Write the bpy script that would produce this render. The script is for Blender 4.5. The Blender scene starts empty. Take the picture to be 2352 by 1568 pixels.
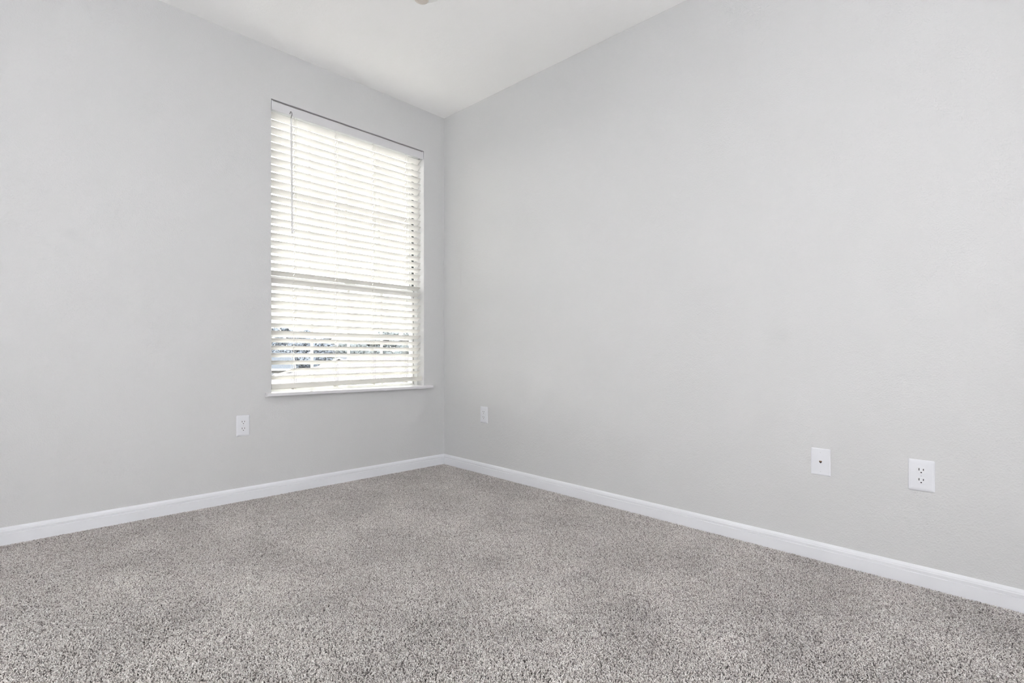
import bpy, bmesh, math, random
import numpy as np
from mathutils import Vector, Matrix

random.seed(7)
rng = np.random.default_rng(11)
C = bpy.context.scene.collection
PI = math.pi

# ------------------------------------------------------------------ room frame
# Corner of the two walls at the origin; window wall on y=0, right wall on x=0.
F_PX, CY, YAW, ROLL = 1193.69, 806.02, 0.7965364, 0.01196516
CAM = Vector((-2.57651, -3.27510, 0.89769))
RT = Vector((math.cos(YAW), -math.sin(YAW), 0.0))
FW = Vector((math.sin(YAW), math.cos(YAW), 0.0))
LEAN = -math.tan(ROLL)          # the building stands 0.7 degrees out of plumb
H = 2.74
WX, WY = -3.41, -4.03           # room extents


def S(p):
    p = Vector(p)
    return p + RT * (LEAN * p.z)


# ------------------------------------------------------------------ materials
def new_mat(name):
    m = bpy.data.materials.new(name)
    m.use_nodes = True
    nt = m.node_tree
    for n in list(nt.nodes):
        if n.type != 'OUTPUT_MATERIAL':
            nt.nodes.remove(n)
    return m, nt, nt.nodes.get('Material Output') or nt.nodes['Material Output']


def principled(name, col, rough=0.5, metal=0.0, spec=0.5, bump=None, vary=0.0, vscale=6.0, emit=None):
    m, nt, out = new_mat(name)
    b = nt.nodes.new('ShaderNodeBsdfPrincipled')
    b.inputs['Base Color'].default_value = (*col, 1)
    b.inputs['Roughness'].default_value = rough
    b.inputs['Metallic'].default_value = metal
    b.inputs['Specular IOR Level'].default_value = spec
    tc = nt.nodes.new('ShaderNodeTexCoord')
    if vary:
        n = nt.nodes.new('ShaderNodeTexNoise')
        n.inputs['Scale'].default_value = vscale
        n.inputs['Detail'].default_value = 4
        nt.links.new(tc.outputs['Object'], n.inputs['Vector'])
        r = nt.nodes.new('ShaderNodeMapRange')
        r.inputs['To Min'].default_value = 1 - vary
        r.inputs['To Max'].default_value = 1 + vary
        nt.links.new(n.outputs['Fac'], r.inputs['Value'])
        mx = nt.nodes.new('ShaderNodeVectorMath')
        mx.operation = 'SCALE'
        mx.inputs[0].default_value = col
        nt.links.new(r.outputs['Result'], mx.inputs['Scale'])
        nt.links.new(mx.outputs['Vector'], b.inputs['Base Color'])
    if bump:
        prev = None
        for (sc, strength, dist, det) in bump:
            n = nt.nodes.new('ShaderNodeTexNoise')
            n.inputs['Scale'].default_value = sc
            n.inputs['Detail'].default_value = det
            n.inputs['Roughness'].default_value = 0.5
            nt.links.new(tc.outputs['Object'], n.inputs['Vector'])
            bp = nt.nodes.new('ShaderNodeBump')
            bp.inputs['Strength'].default_value = strength
            bp.inputs['Distance'].default_value = dist
            nt.links.new(n.outputs['Fac'], bp.inputs['Height'])
            if prev:
                nt.links.new(prev.outputs['Normal'], bp.inputs['Normal'])
            prev = bp
        nt.links.new(prev.outputs['Normal'], b.inputs['Normal'])
    if emit:
        b.inputs['Emission Color'].default_value = (*emit[0], 1)
        b.inputs['Emission Strength'].default_value = emit[1]
    nt.links.new(b.outputs['BSDF'], out.inputs['Surface'])
    return m


def translucent_mat(name, col, tcol, fac, rough=0.45, spec=0.3):
    m, nt, out = new_mat(name)
    d = nt.nodes.new('ShaderNodeBsdfPrincipled')
    d.inputs['Base Color'].default_value = (*col, 1)
    d.inputs['Roughness'].default_value = rough
    d.inputs['Specular IOR Level'].default_value = spec
    t = nt.nodes.new('ShaderNodeBsdfTranslucent')
    t.inputs['Color'].default_value = (*tcol, 1)
    mx = nt.nodes.new('ShaderNodeMixShader')
    mx.inputs['Fac'].default_value = fac
    nt.links.new(d.outputs['BSDF'], mx.inputs[1])
    nt.links.new(t.outputs['BSDF'], mx.inputs[2])
    nt.links.new(mx.outputs['Shader'], out.inputs['Surface'])
    return m


def glass_mat():
    m, nt, out = new_mat('clear_window_glass')
    tr = nt.nodes.new('ShaderNodeBsdfTransparent')
    tr.inputs['Color'].default_value = (0.95, 0.95, 0.95, 1)
    gl = nt.nodes.new('ShaderNodeBsdfGlossy')
    gl.inputs['Roughness'].default_value = 0.02
    fr = nt.nodes.new('ShaderNodeFresnel')
    fr.inputs['IOR'].default_value = 1.45
    mx = nt.nodes.new('ShaderNodeMixShader')
    nt.links.new(fr.outputs['Fac'], mx.inputs['Fac'])
    nt.links.new(tr.outputs['BSDF'], mx.inputs[1])
    nt.links.new(gl.outputs['BSDF'], mx.inputs[2])
    nt.links.new(mx.outputs['Shader'], out.inputs['Surface'])
    return m


M = {}
M['wall'] = principled('light_grey_wall_paint', (0.645, 0.650, 0.656), 0.55, spec=0.35,
                       bump=[(170, 0.60, 0.0022, 3), (45, 0.22, 0.003, 2)], vary=0.012, vscale=1.3)
M['ceiling'] = principled('white_ceiling_paint', (0.93, 0.93, 0.925), 0.9, spec=0.1,
                          bump=[(120, 0.30, 0.002, 3), (35, 0.25, 0.003, 2)])
M['trim'] = principled('white_semi_gloss_trim', (0.81, 0.825, 0.86), 0.38, spec=0.4,
                       bump=[(60, 0.03, 0.001, 2)])
M['sill'] = principled('white_stool_paint', (0.72, 0.72, 0.745), 0.35, spec=0.45, bump=[(60, 0.03, 0.001, 2)])
M['vinyl'] = principled('white_window_vinyl', (0.80, 0.81, 0.81), 0.35)
M['slat'] = translucent_mat('white_slat_vinyl', (0.82, 0.815, 0.795), (0.88, 0.87, 0.84), 0.14)
M['valance'] = principled('white_valance_vinyl', (0.70, 0.70, 0.72), 0.4)
M['rail'] = principled('cream_bottom_rail_vinyl', (0.78, 0.77, 0.71), 0.4)
M['cord'] = principled('white_cord', (0.80, 0.79, 0.76), 0.8)
M['wand'] = principled('frosted_grey_plastic_wand', (0.74, 0.74, 0.735), 0.7, spec=0.1)
M['hook'] = principled('dark_metal_hook', (0.20, 0.20, 0.20), 0.35, 0.8)
M['gasket'] = principled('dark_rubber_gasket', (0.035, 0.045, 0.045), 0.7)
M['shadow_gap'] = principled('shadow_gap_tone', (0.30, 0.28, 0.26), 0.6)  # shade of the gap over the blind, put into a dark colour
M['glass'] = glass_mat()
M['sheer'] = translucent_mat('fill_sheer_cloth', (0.85, 0.85, 0.85), (0.53, 0.53, 0.565), 0.80, 0.9)  # diffusing cloth for the added fill-light windows
M['plate'] = principled('white_cover_plate_plastic', (0.76, 0.775, 0.815), 0.3, spec=0.5)
M['device'] = principled('white_receptacle_plastic', (0.775, 0.79, 0.825), 0.28, spec=0.5)
M['slot'] = principled('black_slot_plastic', (0.012, 0.011, 0.011), 0.7)
M['brass'] = principled('contact_brass', (0.45, 0.27, 0.15), 0.35, 0.9)
M['screw'] = principled('painted_screw', (0.66, 0.67, 0.70), 0.35, 0.2)
M['carpet_base'] = principled('carpet_backing', (0.17, 0.16, 0.155), 1.0, spec=0.0)
M['nickel'] = principled('brushed_nickel', (0.62, 0.60, 0.57), 0.35, 0.9)
M['blade'] = principled('white_fan_blade', (0.75, 0.75, 0.74), 0.45)
M['finial'] = principled('antique_brass_finial', (0.72, 0.66, 0.60), 0.5, 0.1)
M['bowl'] = principled('frosted_bowl_glass', (0.9, 0.9, 0.88), 0.5, emit=None)  # plain frosted glass, no emission
M['door'] = principled('white_door_paint', (0.74, 0.74, 0.75), 0.4)
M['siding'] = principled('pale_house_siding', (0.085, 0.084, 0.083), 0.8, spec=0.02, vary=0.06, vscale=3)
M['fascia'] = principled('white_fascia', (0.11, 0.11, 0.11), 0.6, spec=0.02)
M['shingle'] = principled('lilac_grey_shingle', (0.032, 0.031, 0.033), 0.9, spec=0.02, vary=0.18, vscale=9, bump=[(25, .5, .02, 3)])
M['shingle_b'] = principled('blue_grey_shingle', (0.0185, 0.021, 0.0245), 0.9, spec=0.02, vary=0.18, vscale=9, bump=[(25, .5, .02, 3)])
M['leaf'] = translucent_mat('haze_tinted_green_leaves', (0.058, 0.064, 0.065), (0.058, 0.064, 0.065), 0.5, 0.95, 0.0)  # distant haze is put into the leaf colour
M['leaf_b'] = translucent_mat('haze_tinted_blue_leaves', (0.055, 0.062, 0.071), (0.055, 0.062, 0.071), 0.5, 0.95, 0.0)  # bluer haze, likewise held in the leaf colour
M['bark'] = principled('grey_bark', (0.02, 0.019, 0.018), 0.9, spec=0.02)
M['grass'] = principled('lawn', (0.023, 0.0245, 0.025), 0.95, spec=0.02, vary=0.25, vscale=0.6)
M['road'] = principled('asphalt', (0.030, 0.031, 0.033), 0.9, spec=0.02, vary=0.1, vscale=2)
M['house_glass'] = principled('dark_house_glass', (0.01, 0.011, 0.013), 0.3)


# ------------------------------------------------------------------ mesh builder
class MB:
    def __init__(s):
        s.v = []
        s.f = []
        s.mi = []
        s.sm = []

    def add(s, vs, fs, mi=0, smooth=False):
        b = len(s.v)
        s.v += [Vector(p) for p in vs]
        s.f += [[b + i for i in f] for f in fs]
        s.mi += [mi] * len(fs)
        s.sm += [smooth] * len(fs)
        return s

    def box(s, x0, x1, y0, y1, z0, z1, mi=0):
        vs = [(x, y, z) for z in (z0, z1) for y in (y0, y1) for x in (x0, x1)]
        return s.add(vs, [(0, 2, 3, 1), (4, 5, 7, 6), (0, 1, 5, 4), (2, 6, 7, 3), (0, 4, 6, 2), (1, 3, 7, 5)], mi)

    def loft(s, rings, caps=True, mi=0, smooth=False, closed=True):
        n = len(rings[0])
        vs = [p for r in rings for p in r]
        fs = []
        for i in range(len(rings) - 1):
            for j in range(n if closed else n - 1):
                k = (j + 1) % n
                fs.append((i * n + j, i * n + k, (i + 1) * n + k, (i + 1) * n + j))
        if caps:
            fs.append(tuple(range(n))[::-1])
            fs.append(tuple((len(rings) - 1) * n + j for j in range(n)))
        return s.add(vs, fs, mi, smooth)

    def lathe(s, prof, n=32, M4=None, mi=0, smooth=True, caps=True):
        rings = []
        for r, z in prof:
            ring = [Vector((r * math.cos(2 * PI * k / n), r * math.sin(2 * PI * k / n), z)) for k in range(n)]
            if M4:
                ring = [M4 @ p for p in ring]
            rings.append(ring)
        return s.loft(rings, caps, mi, smooth)

    def tube(s, pts, r, n=8, mi=0, smooth=True):
        pts = [Vector(p) for p in pts]
        rings = []
        for i, p in enumerate(pts):
            t = (pts[min(i + 1, len(pts) - 1)] - pts[max(i - 1, 0)]).normalized()
            a = Vector((0, 0, 1)) if abs(t.z) < .9 else Vector((1, 0, 0))
            u = t.cross(a).normalized()
            w = t.cross(u).normalized()
            rr = r[i] if isinstance(r, (list, tuple)) else r
            rings.append([p + (u * math.cos(2 * PI * k / n) + w * math.sin(2 * PI * k / n)) * rr for k in range(n)])
        return s.loft(rings, True, mi, smooth)

    def build(s, name, mat, parent=None, origin=None, bevel=0.0, segs=2):
        """links everything gathered so far as ONE mesh object; origin in room coordinates"""
        if origin is None:
            origin = parent['_o'] if parent is not None else (0, 0, 0)
        o0 = S(origin)
        me = bpy.data.meshes.new(name)
        me.from_pydata([S(p) - o0 for p in s.v], [], s.f)
        mats = mat if isinstance(mat, (list, tuple)) else [mat]
        for m in mats:
            me.materials.append(m)
        for p, mi, sm in zip(me.polygons, s.mi, s.sm):
            p.material_index = mi
            p.use_smooth = sm
        bm = bmesh.new()
        bm.from_mesh(me)
        bmesh.ops.recalc_face_normals(bm, faces=bm.faces)
        if bevel:
            bmesh.ops.remove_doubles(bm, verts=bm.verts, dist=1e-5)
            es = [e for e in bm.edges if len(e.link_faces) == 2 and e.calc_face_angle(0) > .6]
            bmesh.ops.bevel(bm, geom=es, offset=bevel, segments=segs, affect='EDGES', profile=.6)
        bm.to_mesh(me)
        bm.free()
        o = bpy.data.objects.new(name, me)
        C.objects.link(o)
        if parent is None:
            o.location = o0
        else:
            o.parent = parent
            o.location = o0 - S(parent['_o'])
        o['_o'] = tuple(origin)
        return o


def tag(o, label, cat=None, group=None, kind=None):
    o['label'] = label
    if cat:
        o['category'] = cat
    if group:
        o['group'] = group
    if kind:
        o['kind'] = kind
    return o


def struct(o, label=None):
    o['kind'] = 'structure'
    if label:
        o['label'] = label
    return o


def empty(name, origin):
    o = bpy.data.objects.new(name, None)
    C.objects.link(o)
    o.location = S(origin)
    o.empty_display_size = 0.1
    o['_o'] = tuple(origin)
    return o


# ------------------------------------------------------------------ shell
WIN = dict(x0=-1.334, x1=-0.1955, z0=0.6245, z1=2.4245)
T = 0.17
FLOOR0 = -0.014

mb = MB()
mb.box(WX - T, WIN['x0'], 0, T, FLOOR0, H)
mb.box(WIN['x1'], T, 0, T, FLOOR0, H)
mb.box(WIN['x0'], WIN['x1'], 0, T, FLOOR0, WIN['z0'])
mb.box(WIN['x0'], WIN['x1'], 0, T, WIN['z1'], H)
struct(mb.build('wall_left', M['wall']), 'light grey wall with the window')
struct(MB().box(0, T, WY - T, 0, FLOOR0, H).build('wall_right', M['wall']), 'plain light grey wall to the right')
# the two walls behind the photographer, each with a made-up curtained window added to light the room
BX0, BX1, BZ0, BZ1 = -3.02, -0.72, 0.06, 2.62      # back opening
SY0, SY1 = -2.90, -0.85                           # side opening
mb = MB()
mb.box(WX - T, BX0, WY - T, WY, FLOOR0, H)
mb.box(BX1, T, WY - T, WY, FLOOR0, H)
mb.box(BX0, BX1, WY - T, WY, BZ1, H)
mb.box(BX0, BX1, WY - T, WY, FLOOR0, BZ0)
struct(mb.build('wall_back', M['wall']), 'light grey wall behind the camera')
mb = MB()
mb.box(WX - T, WX, WY, SY0, FLOOR0, H)
mb.box(WX - T, WX, SY1, 0, FLOOR0, H)
mb.box(WX - T, WX, SY0, SY1, BZ1, H)
mb.box(WX - T, WX, SY0, SY1, FLOOR0, BZ0)
struct(mb.build('wall_side', M['wall']), 'light grey wall at the side of the camera')
struct(MB().box(WX - T, T, WY - T, T, H, H + 0.2).build('ceiling', M['ceiling']), 'white textured ceiling')
struct(MB().box(WX - T, T, WY - T, T, FLOOR0 - 0.25, FLOOR0).build('floor', M['carpet_base']), 'floor under the carpet')


# baseboards: one profile (distance from wall, height) swept along each wall
BB = [(0, FLOOR0), (.0125, FLOOR0), (.0128, .0462), (.0092, .0476), (.0088, .0490), (.0115, .0502), (.0122, .0600),
      (.0105, .0625), (.0100, .0665), (.0075, .0705), (.0035, .0752), (0, .0765)]


def baseboard(name, a, b, nrm, m0, m1, label):
    """a,b ends on the wall line; nrm into the room; m0,m1 = mitre signs at the ends"""
    a, b, n = Vector(a), Vector(b), Vector(nrm)
    d = (b - a).normalized()
    r0 = [a + n * p + d * (p * m0) + Vector((0, 0, z)) for p, z in BB]
    r1 = [b + n * p - d * (p * m1) + Vector((0, 0, z)) for p, z in BB]
    return struct(MB().loft([r0, r1]).build(name, M['trim']), label)


baseboard('baseboard_left', (WX, 0, 0), (0, 0, 0), (0, -1, 0), 1, 1, 'white grooved baseboard under the window')
baseboard('baseboard_right', (0, 0, 0), (0, WY, 0), (-1, 0, 0), 1, 1, 'white grooved baseboard along the right wall')
baseboard('baseboard_side', (WX, WY, 0), (WX, 0, 0), (1, 0, 0), 1, 1, 'white grooved baseboard along the side wall')
baseboard('baseboard_back', (0, WY, 0), (WX, WY, 0), (0, 1, 0), 1, 1, 'white baseboard along the back wall')



def fill_window(name, p0, p1, out, label):
    """added fill-light window, out of view, from p0 to p1 (plan points on the wall face); out = unit vector to the outside"""
    p0, p1, out = Vector((*p0, 0)), Vector((*p1, 0)), Vector((*out, 0))
    d = (p1 - p0).normalized()
    L = (p1 - p0).length
    e = empty(name, tuple((p0 + p1) / 2 + Vector((0, 0, BZ0))))
    struct(e, label)

    def bx(mb, a, b, n0, n1, z0_, z1_):
        vs = [p0 + d * x + out * n + Vector((0, 0, z)) for z in (z0_, z1_) for n in (n0, n1) for x in (a, b)]
        return mb.add(vs, [(0, 2, 3, 1), (4, 5, 7, 6), (0, 1, 5, 4), (2, 6, 7, 3), (0, 4, 6, 2), (1, 3, 7, 5)])
    fr = MB()
    for a in (0, L / 2 - .025, L - .05):
        bx(fr, a, a + .05, .10, .15, BZ0, BZ1)
    for z in (BZ0, BZ1 - .05):
        bx(fr, .05, L / 2 - .025, .10, .15, z, z + .05)
        bx(fr, L / 2 + .025, L - .05, .10, .15, z, z + .05)
    fr.build('window_frame', M['vinyl'], e)
    for a in (.05, L / 2 + .025):
        bx(MB(), a, a + L / 2 - .075, .122, .126, BZ0 + .05, BZ1 - .05).build('glass_pane', M['glass'], e)
    n = 220
    rows = []
    for z in (BZ0 + .004, BZ1 - .004):
        rows.append([p0 + d * (.004 + (L - .008) * i / n) + out * (.035 + .014 * math.sin(i * .85) + .005 * math.sin(i * .31)) + Vector((0, 0, z)) for i in range(n + 1)])
    MB().loft(rows, caps=False, closed=False, smooth=True).build('fill_sheer_curtain', M['sheer'], e)
    bx(MB(), .001, L - .001, .028, .042, BZ1 - .022, BZ1 - .004).build('fill_curtain_rail', M['vinyl'], e)


fill_window('fill_window_back', (BX0, WY), (BX1, WY), (0, -1), 'added unseen window with a sheer curtain in the back wall, for fill light')
fill_window('fill_window_side', (WX, SY0), (WX, SY1), (-1, 0), 'added unseen window with a sheer curtain in the side wall, for fill light')

# ------------------------------------------------------------------ window
win = empty('window_1', ((WIN['x0'] + WIN['x1']) / 2, 0.1, WIN['z0']))
struct(win, 'white vinyl single-hung window behind the blind')
x0, x1, z0, z1 = WIN['x0'], WIN['x1'], WIN['z0'], WIN['z1']
# outer frame (a rectangular ring)
def ring(mb, x0, x1, z0, z1, y0, y1, wl, wr=None, wb=None, wt=None):
    wr = wl if wr is None else wr
    wb = wl if wb is None else wb
    wt = wl if wt is None else wt
    mb.box(x0, x0 + wl, y0, y1, z0, z1)
    mb.box(x1 - wr, x1, y0, y1, z0, z1)
    mb.box(x0 + wl, x1 - wr, y0, y1, z0, z0 + wb)
    mb.box(x0 + wl, x1 - wr, y0, y1, z1 - wt, z1)
    return mb
FY0, FY1 = 0.088, 0.168
ring(MB(), x0, x1, z0, z1, FY0, FY1, .022, .022, .006, .022).build('window_frame', M['vinyl'], win, bevel=.0015)
ix0, ix1 = x0 + .022, x1 - .022
MEET = 1.335
def sash(name, sx0, sx1, sz0, sz1, sy, wb, wt, sw=.012):
    o = ring(MB(), sx0, sx1, sz0, sz1, sy, sy + .028, sw, sw, wb, wt).build(name, M['vinyl'], win, bevel=.0015)
    gx0, gx1, gz0, gz1 = sx0 + sw, sx1 - sw, sz0 + wb, sz1 - wt
    MB().box(gx0 - .004, gx1 + .004, sy + .012, sy + .016, gz0 - .004, gz1 + .004).build('glass_pane', M['glass'], o)
    g = MB()
    for i in range(1, 4):
        xm = gx0 + (gx1 - gx0) * i / 4
        g.box(xm - .0085, xm + .0085, sy + .003, sy + .011, gz0, gz1)
    zm = (gz0 + gz1) / 2
    edges = [gx0] + [gx0 + (gx1 - gx0) * i / 4 for i in range(1, 4)] + [gx1]
    for i in range(4):
        a = edges[i] + (.0085 if i else 0)
        b = edges[i + 1] - (.0085 if i < 3 else 0)
        g.box(a, b, sy + .0035, sy + .0105, zm - .0085, zm + .0085)
    g.build('window_muntins', M['vinyl'], o)
    return o
sash('upper_sash', ix0 + .006, ix1 - .006, MEET - .028, z1 - .022, .136, .034, .030)
sash('lower_sash', ix0 + .006, ix1 - .006, z0 + .006, MEET + .020, .100, .012, .044)
# dark weatherstrip in the tracks at both sides
for xg in (ix0 + .0005, ix1 - .0055):
    MB().box(xg, xg + .005, .104, .126, z0 + .007, z1 - .03).build('weatherstrip', M['gasket'], win)
MB().box(-.80, -.72, .094, .102, MEET + .018, MEET + .030).build('sash_lock', M['vinyl'], win, bevel=.002)
# stool: runs into the recess, nosing with horns in the room
mb = MB()
prof = [(-.0365, .0), (-.040, .004), (-.040, .0165), (-.0365, .0205)]
zs0 = .6045
xa, xb = -1.3705, -0.1345
r = []
for xx in (xa, xb):
    r.append([(xx, 0, zs0)] + [(xx, y, zs0 + z) for y, z in prof] + [(xx, 0, zs0 + .0205)])
mb.loft(r)
mb.box(x0 + .001, x1 - .001, 0, FY0, zs0 + .0205 - .0005, zs0 + .0205)
mb.build('window_sill', M['sill'], win)
MB().box(x0 + .002, x1 - .002, .012, FY0 - .002, z1 - .0045, z1 - .0005).build('shadow_gap_strip', M['shadow_gap'], win)  # dark strip standing in for the shade above the valance

# ------------------------------------------------------------------ blind
blind = empty('window_blind', (-.765, .03, WIN['z0'] + .02))
tag(blind, 'white two-inch horizontal slat blind with clear tilt wand, lowest left slat bent', 'window blind')
VZ0, VZ1 = 2.360, 2.4165
mb = MB()
prof = [(.0035, VZ0 + .001), (.0015, VZ0 + .003), (.0015, VZ1 - .006), (.0035, VZ1 - .002), (.0055, VZ1), (.0085, VZ1), (.0085, VZ0)]
mb.loft([[(-1.3225, y, z) for y, z in prof], [(-.2110, y, z) for y, z in prof]])
mb.build('valance', M['valance'], blind)
for (a, b) in ((-1.3310, -1.3230), (-.2105, -.2005)):
    MB().box(a, b, .0005, .030, VZ0 - .001, VZ1 + .0005).build('valance_clip', M['sill'], blind, bevel=.001)
MB().box(-1.322, -.212, .012, .062, 2.372, 2.413).build('headrail', M['vinyl'], blind, bevel=.002)

# slats
YC = (0.018 + 0.0613) / 2
SW, TH = 0.050, 0.0028
CORDX = [-1.1790, -0.8960, -0.6120, -0.3370]
XL, XR = -1.3265, -0.2115
TILT = math.radians(30)


def slat_mesh(zf_fn, x_l=XL, x_r=XR, bend=False, tilt=TILT, tilt_fn=None):
    tilt_fn = tilt_fn or (lambda x: tilt)
    """grid of cells across the slat with the four cord slots cut out"""
    xs = {x_l, x_r}
    for c in CORDX:
        xs |= {c - .0016, c + .0016}
    allx = sorted(xs)
    full = []
    for a, b in zip(allx[:-1], allx[1:]):
        n = max(1, int((b - a) / (.012 if (bend and b < -1.15) else .15)))
        full += [a + (b - a) * i / n for i in range(n)]
    full.append(allx[-1])
    ws = [-.5, -.42, -.3, -.17, 0, .17, .3, .42, .5]
    nx, nw = len(full), len(ws)

    def pt(x, w, side):
        tilt = tilt_fn(x)
        d = w * SW
        crown = .0022 * (1 - (2 * w) ** 2)
        th = TH / 2 * (1 if abs(w) < .49 else .75)
        n = crown + side * th
        y = YC + d * math.cos(tilt) + n * math.sin(tilt)
        zc = zf_fn(x) - .5 * SW * math.sin(tilt)
        z = zc - d * math.sin(tilt) + n * math.cos(tilt)
        return (x, y, z)
    vs = [pt(x, w, s) for s in (1, -1) for x in full for w in ws]
    idx = lambda s, i, j: (0 if s > 0 else nx * nw) + i * nw + j
    hole = set()
    for i in range(nx - 1):
        xm = (full[i] + full[i + 1]) / 2
        if any(abs(xm - c) < .0016 for c in CORDX):
            for j in range(nw - 1):
                if abs((ws[j] + ws[j + 1]) / 2) < .1:
                    hole.add((i, j))
    fs = []
    present = lambda i, j: 0 <= i < nx - 1 and 0 <= j < nw - 1 and (i, j) not in hole
    for i in range(nx - 1):
        for j in range(nw - 1):
            if not present(i, j):
                continue
            fs.append((idx(1, i, j), idx(1, i + 1, j), idx(1, i + 1, j + 1), idx(1, i, j + 1)))
            fs.append((idx(-1, i, j), idx(-1, i, j + 1), idx(-1, i + 1, j + 1), idx(-1, i + 1, j)))
            for (di, dj, a, b) in ((-1, 0, (i, j), (i, j + 1)), (1, 0, (i + 1, j), (i + 1, j + 1)),
                                   (0, -1, (i, j), (i + 1, j)), (0, 1, (i, j + 1), (i + 1, j + 1))):
                if not present(i + di, j + dj):
                    fs.append((idx(1, *a), idx(1, *b), idx(-1, *b), idx(-1, *a)))
    mb = MB()
    mb.add(vs, fs, 0, False)
    return mb


Z0S, PITCH, NS = 2.3520, 0.0464, 36
slat_org = (-.765, YC, Z0S)
proto = slat_mesh(lambda x: Z0S).build('slat', M['slat'], blind, origin=slat_org)
for i in range(1, NS):
    zf = Z0S - PITCH * i
    if i < NS - 2:
        s = proto.copy()
        C.objects.link(s)
        s.parent = blind
        # same lean as S(): moving down along the leaning vertical
        s.location = S((slat_org[0], slat_org[1], zf)) - S(blind['_o'])
    elif i == NS - 2:
        def zb(x, zf=zf):
            z = zf + (x + .765) * .006
            if x < -1.19:
                t = (-1.19 - x)
                z -= .36 * t
            return z
        o = slat_mesh(zb, bend=True, tilt_fn=lambda x: TILT - max(0.0, min(1.0, (-1.19 - x) / .13)) * math.radians(31)).build('slat', M['slat'], blind, origin=(slat_org[0], slat_org[1], zf))
        o['label'] = 'slat with its left end snapped downward'
    else:
        slat_mesh(lambda x, zf=zf: zf + .003 + (x + .765) * .010, tilt=math.radians(27)).build('slat', M['slat'], blind, origin=(slat_org[0], slat_org[1], zf))

# bottom rail, hanging a little lower on the left
mb = MB()
rings = []
for xx in (-1.325, -.2005):
    zt = .676 + (xx + 1.322) * (.0195 / 1.12)
    rings.append([(xx, y, zt + z) for y, z in ((.016, -.003), (.018, 0), (.058, -.012), (.060, -.015), (.060, -.034), (.057, -.037), (.018, -.031), (.016, -.029))])
mb.loft(rings)
rail = mb.build('bottom_rail', M['rail'], blind)
for c in CORDX:
    zt = .676 + (c + 1.322) * (.0195 / 1.12)
    MB().box(c - .010, c + .010, .020, .055, zt - .0405, zt - .034).build('rail_button', M['rail'], rail, bevel=.002)
# ladder cords: a front and a back string, rungs under every slat, and the lift cord through the slots
for c in CORDX:
    mb = MB()
    ybk = YC + .5 * SW * math.cos(TILT) + .0015
    yfr = .0165
    zt = .676 + (c + 1.322) * (.0195 / 1.12)
    mb.tube([(c - .0055, yfr, 2.372), (c - .0055, yfr, zt)], .0007, 5)
    mb.tube([(c + .0055, yfr, 2.372), (c + .0055, yfr, zt)], .0007, 5)
    mb.tube([(c - .0055, ybk, 2.372), (c - .0055, ybk, zt - .01)], .0007, 5)
    mb.tube([(c + .0055, ybk, 2.372), (c + .0055, ybk, zt - .01)], .0007, 5)
    for i in range(NS):
        zf = Z0S - PITCH * i
        for sx in (-.0055, .0055):
            mb.tube([(c + sx, yfr, zf - .0026), (c + sx, ybk, zf - .0026 - .025)], .0005, 4)
    lad = mb.build('ladder_cord', M['cord'], blind)
    MB().tube([(c, YC, 2.372), (c, YC, zt - .01)], .0009, 6).build('lift_cord', M['cord'], blind)
# tilt wand with its hook
wand = MB()
hexr = lambda p, r: [(p[0] + r * math.cos(k * PI / 6), p[1] + r * math.sin(k * PI / 6), p[2]) for k in range(12)]
top, bot = Vector((-1.2150, -.006, 2.338)), Vector((-1.2085, -.0085, 1.6175))
wand.loft([hexr(top, .0030), hexr(top.lerp(bot, .01), .0056), hexr(top.lerp(bot, .985), .0060), hexr(bot, .0048)])
w = wand.build('tilt_wand', M['wand'], blind)
MB().tube([(-1.2200, .012, 2.364), (-1.2200, -.003, 2.372), (-1.2205, -.008, 2.378), (-1.2155, -.009, 2.380), (-1.2110, -.008, 2.374), (-1.2105, -.008, 2.362), (-1.2135, -.008, 2.354), (-1.2150, -.006, 2.338)], .0022, 8).build('wand_hook', M['hook'], w)


# ------------------------------------------------------------------ wall plates
def plate_frame(wall, pos, z):
    """matrix taking (a across to the right as seen, out of the wall, up) to room coordinates"""
    if wall == 'L':
        return lambda a, n, h: (pos + a, -n, z + h)
    return lambda a, n, h: (-n, pos - a, z + h)


def rrect(w, h, r, n=5):
    out = []
    for cx, cz, a0 in ((w / 2 - r, h / 2 - r, 0), (-w / 2 + r, h / 2 - r, 90), (-w / 2 + r, -h / 2 + r, 180), (w / 2 - r, -h / 2 + r, 270)):
        for k in range(n + 1):
            a = math.radians(a0 + 90 * k / n)
            out.append((cx + r * math.cos(a), cz + r * math.sin(a)))
    return out


def add_plate(fr, w, h, prof, r=.004):
    """prof: list of (inset, height)"""
    rings = []
    for ins, n in prof:
        rings.append([fr(a, n, b) for a, b in rrect(w - 2 * ins, h - 2 * ins, max(r - ins * .3, .0008))])
    return MB().loft(rings, True)


def face_outline(rad=.0172, flat=.0135, n=28):
    pts = []
    for k in range(n):
        a = 2 * PI * k / n
        x, z = rad * math.cos(a), rad * math.sin(a)
        pts.append((x, max(-flat, min(flat, z))))
    return pts


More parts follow.
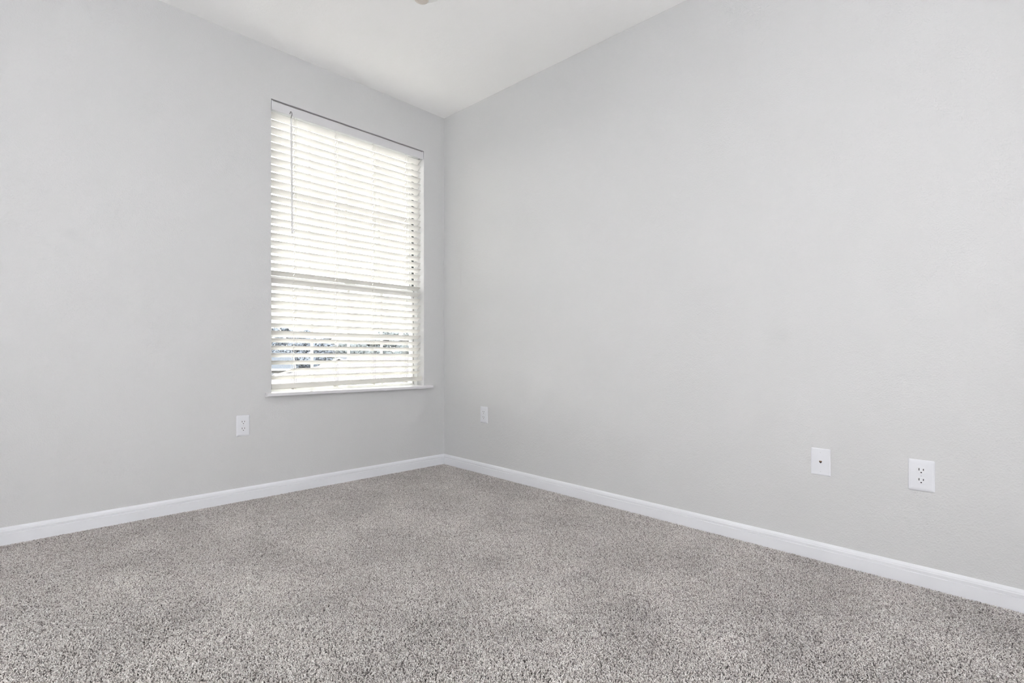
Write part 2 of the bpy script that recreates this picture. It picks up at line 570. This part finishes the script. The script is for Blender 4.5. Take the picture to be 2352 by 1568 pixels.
def outlet(wall, pos, z, w, h, label):
    t = empty('wall_outlet', (pos, 0, z - h / 2) if wall == 'L' else (0, pos, z - h / 2))
    tag(t, label, 'outlet', 'duplex wall outlets')
    fr = plate_frame(wall, pos, z)
    add_plate(fr, w, h, [(0, 0.0), (0, .0012), (.0012, .0028), (.004, .0044), (.009, .0056), (.014, .0060)], .005).build('cover_plate', M['plate'], t)
    for s in (1, -1):
        cz = s * .0196
        ol = face_outline()
        f = MB().loft([[fr(a, .0058, b + cz) for a, b in ol], [fr(a, .0066, b + cz) for a, b in ol],
                       [fr(a * .96, .0070, b * .96 + cz) for a, b in ol]]).build('receptacle', M['device'], t)
        sl = MB()
        for (sx, hh) in ((-.0068, .0092), (.0068, .0074)):
            sl.add([fr(sx + a, .0066, cz + .0045 + b) for a, b in ((-.0013, -hh / 2), (.0013, -hh / 2), (.0013, hh / 2), (-.0013, hh / 2))] +
                   [fr(sx + a, .00715, cz + .0045 + b) for a, b in ((-.0013, -hh / 2), (.0013, -hh / 2), (.0013, hh / 2), (-.0013, hh / 2))],
                   [(0, 1, 2, 3), (4, 5, 6, 7), (0, 1, 5, 4), (1, 2, 6, 5), (2, 3, 7, 6), (3, 0, 4, 7)])
        g = [(.0026 * math.cos(PI * k / 8), .0026 * math.sin(PI * k / 8)) for k in range(9)] + [(-.0026, -.0016), (.0026, -.0016)]
        sl.loft([[fr(a, .0066, cz - .0073 + b) for a, b in g], [fr(a, .00715, cz - .0073 + b) for a, b in g]])
        sl.build('slot', M['slot'], f)
    cc = [(.0026 * math.cos(2 * PI * k / 14), .0026 * math.sin(2 * PI * k / 14)) for k in range(14)]
    MB().loft([[fr(a, .0056, b) for a, b in cc], [fr(a, .0064, b) for a, b in cc], [fr(a * .7, .0068, b * .7) for a, b in cc]]).build('screw', M['screw'], t)
    return t


outlet('L', -1.4955, .4400, .0735, .1225, 'white duplex outlet on the window wall, left of the sill and below it')
outlet('R', -.4715, .4295, .0790, .1205, 'white duplex outlet on the right wall nearest the room corner')
outlet('R', -2.9985, .4300, .0830, .1225, 'largest white duplex outlet, far right of the right wall beside the phone jack plate')

t = empty('phone_jack_plate', (0, -2.650, .371))
tag(t, 'flat white phone jack plate with one small dark socket on the right wall', 'jack plate')
fr = plate_frame('R', -2.650, .4292)
add_plate(fr, .0752, .1165, [(0, 0), (0, .0030), (.0028, .0052), (.0034, .0054)], .0022).build('cover_plate', M['plate'], t)
# jack body: shallow rim round the keyed opening, brass contacts behind
J = [(-.0055, .0048), (.0055, .0048), (.0055, -.0010), (.0026, -.0042), (.0012, -.0060), (-.0012, -.0060), (-.0026, -.0042), (-.0055, -.0010)]
Jo = [(a * 1.18, b * 1.16) for a, b in J]
mb = MB()
n = len(J)
vs = [fr(a, .0053, b) for a, b in Jo] + [fr(a, .0060, b) for a, b in Jo] + [fr(a, .0060, b) for a, b in J] + [fr(a, .0053, b) for a, b in J]
fs = []
for k in range(3):
    for j in range(n):
        fs.append((k * n + j, k * n + (j + 1) % n, (k + 1) * n + (j + 1) % n, (k + 1) * n + j))
mb.add(vs, fs)
jack = mb.build('jack_rim', M['device'], t)
MB().loft([[fr(a, .0050, b) for a, b in J], [fr(a, .00555, b) for a, b in J]]).build('jack_opening', M['slot'], jack)
mb = MB()
for k in range(4):
    a = -.0036 + .0024 * k
    mb.add([fr(a + da, n_, b) for n_ in (.0055, .0058) for da, b in ((-.0006, .0042), (.0006, .0042), (.0006, -.0002), (-.0006, -.0002))],
           [(0, 1, 2, 3), (4, 5, 6, 7), (0, 1, 5, 4), (1, 2, 6, 5), (2, 3, 7, 6), (3, 0, 4, 7)])
mb.build('jack_contacts', M['brass'], jack)
cc = [(.0024 * math.cos(2 * PI * k / 14), .0024 * math.sin(2 * PI * k / 14)) for k in range(14)]
for zz in (.0417, -.0417):
    MB().loft([[fr(a, .0050, b + zz) for a, b in cc], [fr(a, .0057, b + zz) for a, b in cc], [fr(a * .7, .0061, b * .7 + zz) for a, b in cc]]).build('screw', M['screw'], t)

# ------------------------------------------------------------------ ceiling fan with a light bowl (its lowest point just shows at the top edge)
FX, FYc = -1.530, -1.822
FZ = 2.0833
fan = empty('ceiling_fan', (FX, FYc, H))
tag(fan, 'ceiling fan whose light finial just shows at the top edge', 'ceiling fan')
TM = Matrix.Translation((FX, FYc, 0))
MB().lathe([(.001, H), (.065, H), (.068, H - .01), (.05, H - .05), (.02, H - .065)], 32, TM).build('canopy', M['nickel'], fan)
MB().lathe([(.012, H - .06), (.012, 2.60)], 16, TM).build('downrod', M['nickel'], fan)
MB().lathe([(.02, 2.615), (.07, 2.610), (.115, 2.585), (.125, 2.55), (.122, 2.51), (.095, 2.475), (.06, 2.46), (.055, 2.42), (.075, 2.40), (.078, 2.345), (.05, 2.335)], 40, TM).build('motor_housing', M['nickel'], fan)
for k in range(5):
    R5 = TM @ Matrix.Rotation(2 * PI * k / 5 + .55, 4, 'Z')
    pr = [(.16, .052), (.24, .060), (.36, .066), (.45, .066), (.505, .058), (.528, .035), (.533, 0)]
    out = pr + [(x, -y) for x, y in reversed(pr[:-1])]
    tl = math.tan(math.radians(12))
    b = MB().loft([[R5 @ Vector((x, y, 2.540 + y * tl)) for x, y in out], [R5 @ Vector((x, y, 2.546 + y * tl)) for x, y in out]]).build('fan_blade', M['blade'], fan)
    MB().loft([[R5 @ Vector((x, y, z)) for x, y in ((.10, -.018), (.215, -.035), (.215, .035), (.10, .018))] for z in (2.528, 2.533)]).build('blade_iron', M['nickel'], b)
bowl = MB().lathe([(.05, 2.335), (.125, 2.310), (.152, 2.270), (.150, 2.225), (.128, 2.175), (.090, 2.135), (.045, 2.112), (.012, 2.106)], 40, TM).build('light_bowl', M['bowl'], fan)
MB().lathe([(.008, 2.108), (.022, 2.104), (.023, 2.098), (.016, 2.092), (.013, 2.0885), (.021, 2.0865), (.0240, 2.0855), (.021, 2.0838), (.012, FZ), (.001, FZ - .0003)], 24, TM).build('finial', M['finial'], fan)

# ------------------------------------------------------------------ carpet pile (uncountable tufts: one object)
def yarn_mat():
    m, nt, out = new_mat('heathered_grey_carpet_yarn')
    b = nt.nodes.new('ShaderNodeBsdfDiffuse')
    at = nt.nodes.new('ShaderNodeAttribute')
    at.attribute_name = 'tone'
    ramp = nt.nodes.new('ShaderNodeValToRGB')
    e = ramp.color_ramp.elements
    e[0].position, e[0].color = 0.0, (*CARPET[0], 1)
    e[1].position, e[1].color = 1.0, (*CARPET[-1], 1)
    for k, c in enumerate(CARPET[1:-1]):
        n = ramp.color_ramp.elements.new((k + 1) / (len(CARPET) - 1))
        n.color = (*c, 1)
    nt.links.new(at.outputs['Fac'], ramp.inputs['Fac'])
    # shading of pile leaning different ways, put into the colour as random patches
    geo = nt.nodes.new('ShaderNodeNewGeometry')
    n1 = nt.nodes.new('ShaderNodeTexNoise')
    n1.inputs['Scale'].default_value = 2.8
    n1.inputs['Detail'].default_value = 5
    n1.inputs['Roughness'].default_value = .6
    nt.links.new(geo.outputs['Position'], n1.inputs['Vector'])
    mr = nt.nodes.new('ShaderNodeMapRange')
    mr.inputs['From Min'].default_value = .34
    mr.inputs['From Max'].default_value = .66
    mr.inputs['To Min'].default_value = .87
    mr.inputs['To Max'].default_value = 1.10
    nt.links.new(n1.outputs['Fac'], mr.inputs['Value'])
    sc = nt.nodes.new('ShaderNodeVectorMath')
    sc.operation = 'SCALE'
    nt.links.new(ramp.outputs['Color'], sc.inputs[0])
    nt.links.new(mr.outputs['Result'], sc.inputs['Scale'])
    nt.links.new(sc.outputs['Vector'], b.inputs['Color'])
    nt.links.new(b.outputs['BSDF'], out.inputs['Surface'])
    return m


CARPET = [(.20, .185, .18), (.42, .385, .37), (.62, .585, .56), (.74, .71, .685), (.86, .84, .82)]
TILE = 0.31
M['yarn'] = yarn_mat()


def tuft_tile(name, seed):
    """one square of pile: short bent twisted yarn ends, tops about level with z=0"""
    r = np.random.default_rng(seed)
    sp = 0.0033
    n = int(round(TILE / sp))
    gx, gy = np.meshgrid(np.arange(n), np.arange(n), indexing='ij')
    px = (gx.ravel() + .5 + r.uniform(-.5, .5, n * n)) * (TILE / n) - TILE / 2
    py = (gy.ravel() + .5 + r.uniform(-.5, .5, n * n)) * (TILE / n) - TILE / 2
    N = n * n
    hgt = r.uniform(.0113, .0142, N)
    az = r.uniform(0, 2 * PI, N)
    lean = r.uniform(.05, .42, N) * hgt
    az2 = az + r.uniform(-1.2, 1.2, N)
    curl = r.uniform(.05, .35, N) * hgt
    rad = r.uniform(.0011, .0017, N)
    tone = np.clip(r.normal(.57, .33, N), 0, 1)
    fr = np.array([0, .60, .90, 1.0])
    rr = np.array([.6, .85, 1.15, .65])
    K = 4
    rings = []
    for t, q in zip(fr, rr):
        cx = px + np.cos(az) * lean * t ** 1.5 + np.cos(az2) * curl * t ** 3
        cy = py + np.sin(az) * lean * t ** 1.5 + np.sin(az2) * curl * t ** 3
        cz = FLOOR0 + hgt * t
        tw = az + t * 1.3
        for k in range(K):
            a = tw + k * PI / 2
            rings.append(np.stack([cx + np.cos(a) * rad * q, cy + np.sin(a) * rad * q, cz], 1))
    V = np.stack(rings, 1)                      # N, 16, 3
    nv = V.shape[1]
    fl = []
    for i in range(3):
        for k in range(K):
            k2 = (k + 1) % K
            fl.append((i * K + k, i * K + k2, (i + 1) * K + k2, (i + 1) * K + k))
    fl.append((12, 13, 14, 15))
    fl = np.array(fl)
    Fa = (np.arange(N)[:, None, None] * nv + fl[None]).reshape(-1, 4)
    me = bpy.data.meshes.new(name)
    me.vertices.add(N * nv)
    me.vertices.foreach_set('co', V.reshape(-1).astype(np.float32))
    me.loops.add(len(Fa) * 4)
    me.loops.foreach_set('vertex_index', Fa.reshape(-1).astype(np.int32))
    me.polygons.add(len(Fa))
    me.polygons.foreach_set('loop_start', (np.arange(len(Fa)) * 4).astype(np.int32))
    me.polygons.foreach_set('use_smooth', np.ones(len(Fa), bool))
    at = me.attributes.new('tone', 'FLOAT', 'POINT')
    at.data.foreach_set('value', np.repeat(tone, nv).astype(np.float32))
    me.materials.append(M['yarn'])
    me.update()
    return me


def build_carpet():
    tiles = [tuft_tile('pile_tile', 100 + k) for k in range(3)]
    tobs = []
    for k, me in enumerate(tiles):
        o = bpy.data.objects.new('pile_source', me)   # source data for the node tree, never linked to the scene
        tobs.append(o)
    nx, ny = round(-WX / TILE), round(-WY / TILE)
    sx, sy = -WX / nx, -WY / ny
    pts = {0: [], 1: [], 2: []}
    verts, which, rot = [], [], []
    for i in range(nx):
        for j in range(ny):
            verts.append((-(i + .5) * sx, -(j + .5) * sy, 0))
            which.append((i * 7 + j * 3 + i * j) % 3)
            rot.append((i * 5 + j * 2 + i * j) % 4 * PI / 2)
    me = bpy.data.meshes.new('carpet_pile')
    me.from_pydata(verts, [], [])
    a = me.attributes.new('which', 'INT', 'POINT')
    a.data.foreach_set('value', which)
    a = me.attributes.new('rot', 'FLOAT', 'POINT')
    a.data.foreach_set('value', rot)
    o = bpy.data.objects.new('carpet_pile', me)
    C.objects.link(o)
    tag(o, 'grey beige heathered cut-pile carpet covering the floor wall to wall', 'carpet', kind='stuff')
    ng = bpy.data.node_groups.new('carpet_pile_tufts', 'GeometryNodeTree')
    ng.interface.new_socket('Geometry', in_out='INPUT', socket_type='NodeSocketGeometry')
    ng.interface.new_socket('Geometry', in_out='OUTPUT', socket_type='NodeSocketGeometry')
    N = ng.nodes
    gi, go = N.new('NodeGroupInput'), N.new('NodeGroupOutput')
    join = N.new('GeometryNodeJoinGeometry')
    ar = N.new('GeometryNodeInputNamedAttribute')
    ar.data_type = 'FLOAT'
    ar.inputs['Name'].default_value = 'rot'
    cr = N.new('ShaderNodeCombineXYZ')
    ng.links.new(ar.outputs['Attribute'], cr.inputs['Z'])
    aw = N.new('GeometryNodeInputNamedAttribute')
    aw.data_type = 'INT'
    aw.inputs['Name'].default_value = 'which'
    for k, t_ in enumerate(tobs):
        oi = N.new('GeometryNodeObjectInfo')
        oi.inputs['Object'].default_value = t_
        oi.inputs['As Instance'].default_value = True
        cmp_ = N.new('FunctionNodeCompare')
        cmp_.data_type = 'INT'
        cmp_.operation = 'EQUAL'
        ng.links.new(aw.outputs['Attribute'], cmp_.inputs[2])
        cmp_.inputs[3].default_value = k
        ip = N.new('GeometryNodeInstanceOnPoints')
        ng.links.new(gi.outputs[0], ip.inputs['Points'])
        ng.links.new(cmp_.outputs['Result'], ip.inputs['Selection'])
        ng.links.new(oi.outputs['Geometry'], ip.inputs['Instance'])
        ng.links.new(cr.outputs['Vector'], ip.inputs['Rotation'])
        ip.inputs['Scale'].default_value = (sx / TILE, sy / TILE, 1)
        ng.links.new(ip.outputs['Instances'], join.inputs['Geometry'])
    ng.links.new(join.outputs['Geometry'], go.inputs[0])
    md = o.modifiers.new('tufts', 'NODES')
    md.node_group = ng
    return o


build_carpet()

# ------------------------------------------------------------------ outside
GZ = -3.6
struct(MB().box(-140, 200, 6, 220, GZ - .5, GZ).build('ground', M['grass']), 'lawn outside')
struct(MB().box(-60, 90, 30, 37, GZ, GZ + .03).build('street', M['road']), 'asphalt street outside')


def at(u, d):
    """a point on the ground outside, seen at column u and at distance d along the view axis"""
    t = (u - 1176) / F_PX
    p = CAM + FW * d + RT * (t * d)
    return p.x, p.y


def house(cx, cy, ang, w, dpt, wall_h, rise, roofm, label, hip=0.0):
    e = empty('neighboring_house', (cx, cy, GZ))
    tag(e, label, 'house')
    Rz = Matrix.Translation((cx, cy, GZ)) @ Matrix.Rotation(ang, 4, 'Z')
    X, Y = w / 2, dpt / 2

    def bx(mb, a, b, c, d, e_, f):
        vs = [Rz @ Vector((x, y, z)) for z in (e_, f) for y in (c, d) for x in (a, b)]
        return mb.add(vs, [(0, 2, 3, 1), (4, 5, 7, 6), (0, 1, 5, 4), (2, 6, 7, 3), (0, 4, 6, 2), (1, 3, 7, 5)])
    mb = bx(MB(), -X, X, -Y, Y, 0, wall_h)
    if not hip:
        for s in (-1, 1):
            mb.add([Rz @ Vector(p) for p in ((s * X, -Y, wall_h), (s * X, Y, wall_h), (s * X, 0, wall_h + rise), (s * (X - .1), -Y, wall_h), (s * (X - .1), Y, wall_h), (s * (X - .1), 0, wall_h + rise))],
                   [(0, 1, 2), (3, 5, 4), (0, 3, 4, 1), (1, 4, 5, 2), (2, 5, 3, 0)])
    wl = mb.build('wall', M['siding'], e)
    o = .45
    a, b = X + o, Y + o
    zb = wall_h - o * rise / Y
    rx = a - hip
    rv = [(-a, -b, zb), (a, -b, zb), (a, b, zb), (-a, b, zb), (-rx, 0, wall_h + rise + .02), (rx, 0, wall_h + rise + .02)]
    rv2 = [(x, y, z + .14) for x, y, z in rv]
    fs = [(0, 1, 5, 4), (2, 3, 4, 5), (0, 4, 3), (1, 2, 5)]
    if not hip:
        fs = [(0, 1, 5, 4), (2, 3, 4, 5)]
    n6 = [tuple(i + 6 for i in f) for f in fs]
    mb = MB().add([Rz @ Vector(p) for p in rv + rv2], fs + n6 + [(0, 1, 7, 6), (2, 3, 9, 8)] + ([(1, 2, 8, 7), (3, 0, 6, 9)] if hip else [(1, 5, 11, 7), (5, 2, 8, 11), (3, 4, 10, 9), (4, 0, 6, 10)]))
    mb.build('roof', roofm, e)
    if not hip:
        for s in (-1, 1):
            for q in (-1, 1):
                p0, p1 = Vector((s * (a + .02), q * b, zb + .02)), Vector((s * (a + .02), 0, wall_h + rise + .04))
                vs = [p0, p1, p1 + Vector((0, 0, .11)), p0 + Vector((0, 0, .11))]
                vs += [p + Vector((s * .06, 0, 0)) for p in vs]
                MB().add([Rz @ p for p in vs], [(0, 1, 2, 3), (4, 5, 6, 7), (0, 1, 5, 4), (1, 2, 6, 5), (2, 3, 7, 6), (3, 0, 4, 7)]).build('fascia', M['fascia'], e)
    for q in (-1, 1):
        mb = MB()
        bx(mb, -a, a, q * (b + .01) - .03, q * (b + .01) + .03, zb - .02, zb + .16)
        mb.build('fascia', M['fascia'], e)
    for sx in (-.6, 0, .6):
        for q in (-1, 1):
            wmb = MB()
            bx(wmb, sx * X - .5, sx * X + .5, q * Y - .04, q * Y + .04, 1.0, 2.2)
            wmb.build('house_window', M['house_glass'], e)
    return e


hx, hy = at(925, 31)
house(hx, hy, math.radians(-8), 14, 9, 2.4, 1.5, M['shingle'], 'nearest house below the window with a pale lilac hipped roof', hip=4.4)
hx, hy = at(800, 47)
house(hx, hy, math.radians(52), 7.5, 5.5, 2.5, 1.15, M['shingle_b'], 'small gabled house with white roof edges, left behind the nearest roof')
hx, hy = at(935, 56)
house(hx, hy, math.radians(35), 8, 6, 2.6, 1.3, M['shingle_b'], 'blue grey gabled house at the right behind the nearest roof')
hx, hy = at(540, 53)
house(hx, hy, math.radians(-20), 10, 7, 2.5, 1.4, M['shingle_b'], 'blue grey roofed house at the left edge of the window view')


def tree(x, y, h, rad, mat, label, group, seed):
    r = random.Random(seed)
    e = empty('tree', (x, y, GZ))
    tag(e, label, 'tree', group)
    MB().tube([(x, y, GZ - .05), (x + .1, y, GZ + h * .3), (x, y, GZ + h * .7)], [h * .03, h * .022, h * .01], 7).build('trunk', M['bark'], e)
    mb = MB()
    # leaf clumps: many small bent quads in a lumpy crown
    lobes = [(Vector((r.uniform(-.38, .38) * rad, r.uniform(-.38, .38) * rad, h * (.18 + .66 * q / 10))), r.uniform(.42, .66) * rad * (1.1 - .4 * q / 10)) for q in range(11)]
    vs, fs = [], []
    for c, lr in lobes:
        for _ in range(300):
            d = Vector((r.gauss(0, 1), r.gauss(0, 1), r.gauss(0, 1))).normalized()
            p = Vector((x, y, GZ)) + c + Vector((d.x * lr, d.y * lr, d.z * lr * .8)) * r.uniform(.65, 1.08)
            s_ = rad * r.uniform(.05, .10)
            u = Vector((r.gauss(0, 1), r.gauss(0, 1), r.gauss(0, 1))).normalized()
            w_ = d.cross(u).normalized()
            u = d.cross(w_).normalized()
            b = len(vs)
            vs += [p + u * s_, p + w_ * s_, p - u * s_ + d * s_ * .3, p - w_ * s_]
            fs.append((b, b + 1, b + 2, b + 3))
    mb.add(vs, fs)
    mb.build('foliage', mat, e)
    return e


# far trees: (column in the view, distance, height, crown radius)
k = 0
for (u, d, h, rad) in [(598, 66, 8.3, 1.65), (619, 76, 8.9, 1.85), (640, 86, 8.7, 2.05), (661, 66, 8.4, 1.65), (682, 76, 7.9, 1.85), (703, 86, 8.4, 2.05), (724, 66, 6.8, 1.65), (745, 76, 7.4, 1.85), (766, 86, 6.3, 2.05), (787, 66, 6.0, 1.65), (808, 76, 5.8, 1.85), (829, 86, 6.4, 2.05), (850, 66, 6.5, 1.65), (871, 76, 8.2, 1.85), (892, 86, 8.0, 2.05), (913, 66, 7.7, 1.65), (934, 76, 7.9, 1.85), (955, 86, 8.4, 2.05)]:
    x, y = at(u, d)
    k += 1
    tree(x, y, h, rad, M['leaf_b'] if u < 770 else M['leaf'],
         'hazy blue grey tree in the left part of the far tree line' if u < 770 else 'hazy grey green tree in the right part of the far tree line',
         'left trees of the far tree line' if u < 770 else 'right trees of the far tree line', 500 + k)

# ------------------------------------------------------------------ light
wd = bpy.data.worlds.new('World')
bpy.context.scene.world = wd
wd.use_nodes = True
nt = wd.node_tree
for n in list(nt.nodes):
    nt.nodes.remove(n)
ow = nt.nodes.new('ShaderNodeOutputWorld')
bg = nt.nodes.new('ShaderNodeBackground')
sky = nt.nodes.new('ShaderNodeTexSky')
sky.sky_type = 'HOSEK_WILKIE'
sky.turbidity = 6
sky.ground_albedo = .4
sky.sun_direction = Vector((-.50, -.70, .5)).normalized()
mx = nt.nodes.new('ShaderNodeMix')
mx.data_type = 'RGBA'
mx.inputs['Factor'].default_value = .92
nt.links.new(sky.outputs['Color'], mx.inputs[6])
mx.inputs[7].default_value = (1.0, .985, .93, 1)
nt.links.new(mx.outputs[2], bg.inputs['Color'])
bg.inputs["Strength"].default_value = 4.0
nt.links.new(bg.outputs['Background'], ow.inputs['Surface'])

sun = bpy.data.lights.new('sun', 'SUN')
sun.energy = 16.0
sun.color = (.93, .965, 1.0)
sun.angle = math.radians(2)
so = bpy.data.objects.new('sun', sun)
so.rotation_euler = Vector((.50, .70, -.50)).to_track_quat('-Z', 'Y').to_euler()
C.objects.link(so)

# daylight portal in the window opening (guides sky sampling only)
pl = bpy.data.lights.new('window_portal', 'AREA')
pl.shape = 'RECTANGLE'
pl.size, pl.size_y = x1 - x0, z1 - z0
pl.cycles.is_portal = True
po = bpy.data.objects.new('window_portal', pl)
po.location = S(((x0 + x1) / 2, .175, (z0 + z1) / 2))
po.rotation_euler = (-PI / 2, 0, 0)
C.objects.link(po)

# ------------------------------------------------------------------ camera
cd = bpy.data.cameras.new('camera')
cam = bpy.data.objects.new('camera', cd)
C.objects.link(cam)
cd.sensor_width = 36
cd.sensor_fit = 'HORIZONTAL'
cd.lens = F_PX * 36 / 2352
cd.shift_y = (CY - 784) / 2352
cd.clip_start = .02
cd.clip_end = 600
right = (RT * math.cos(ROLL) + Vector((0, 0, 1)) * math.sin(ROLL)).normalized()
up = right.cross(FW).normalized()
m3 = Matrix((right, up, -FW)).transposed()
cam.matrix_world = Matrix.Translation(S(CAM)) @ m3.to_4x4()
sc = bpy.context.scene
sc.camera = cam

sc.view_settings.view_transform = 'Standard'
sc.view_settings.look = 'None'
sc.view_settings.gamma = 1
sc.view_settings.exposure = 2.29
sc.view_settings.use_curve_mapping = False
sc.cycles.max_bounces = 12
sc.cycles.diffuse_bounces = 7
sc.cycles.glossy_bounces = 4
sc.cycles.transparent_max_bounces = 12
sc.cycles.caustics_reflective = False
sc.cycles.caustics_refractive = False
sc.cycles.sample_clamp_indirect = 8
sc.cycles.use_adaptive_sampling = True
sc.cycles.adaptive_threshold = .02

for o in C.objects:
    if '_o' in o:
        del o['_o']
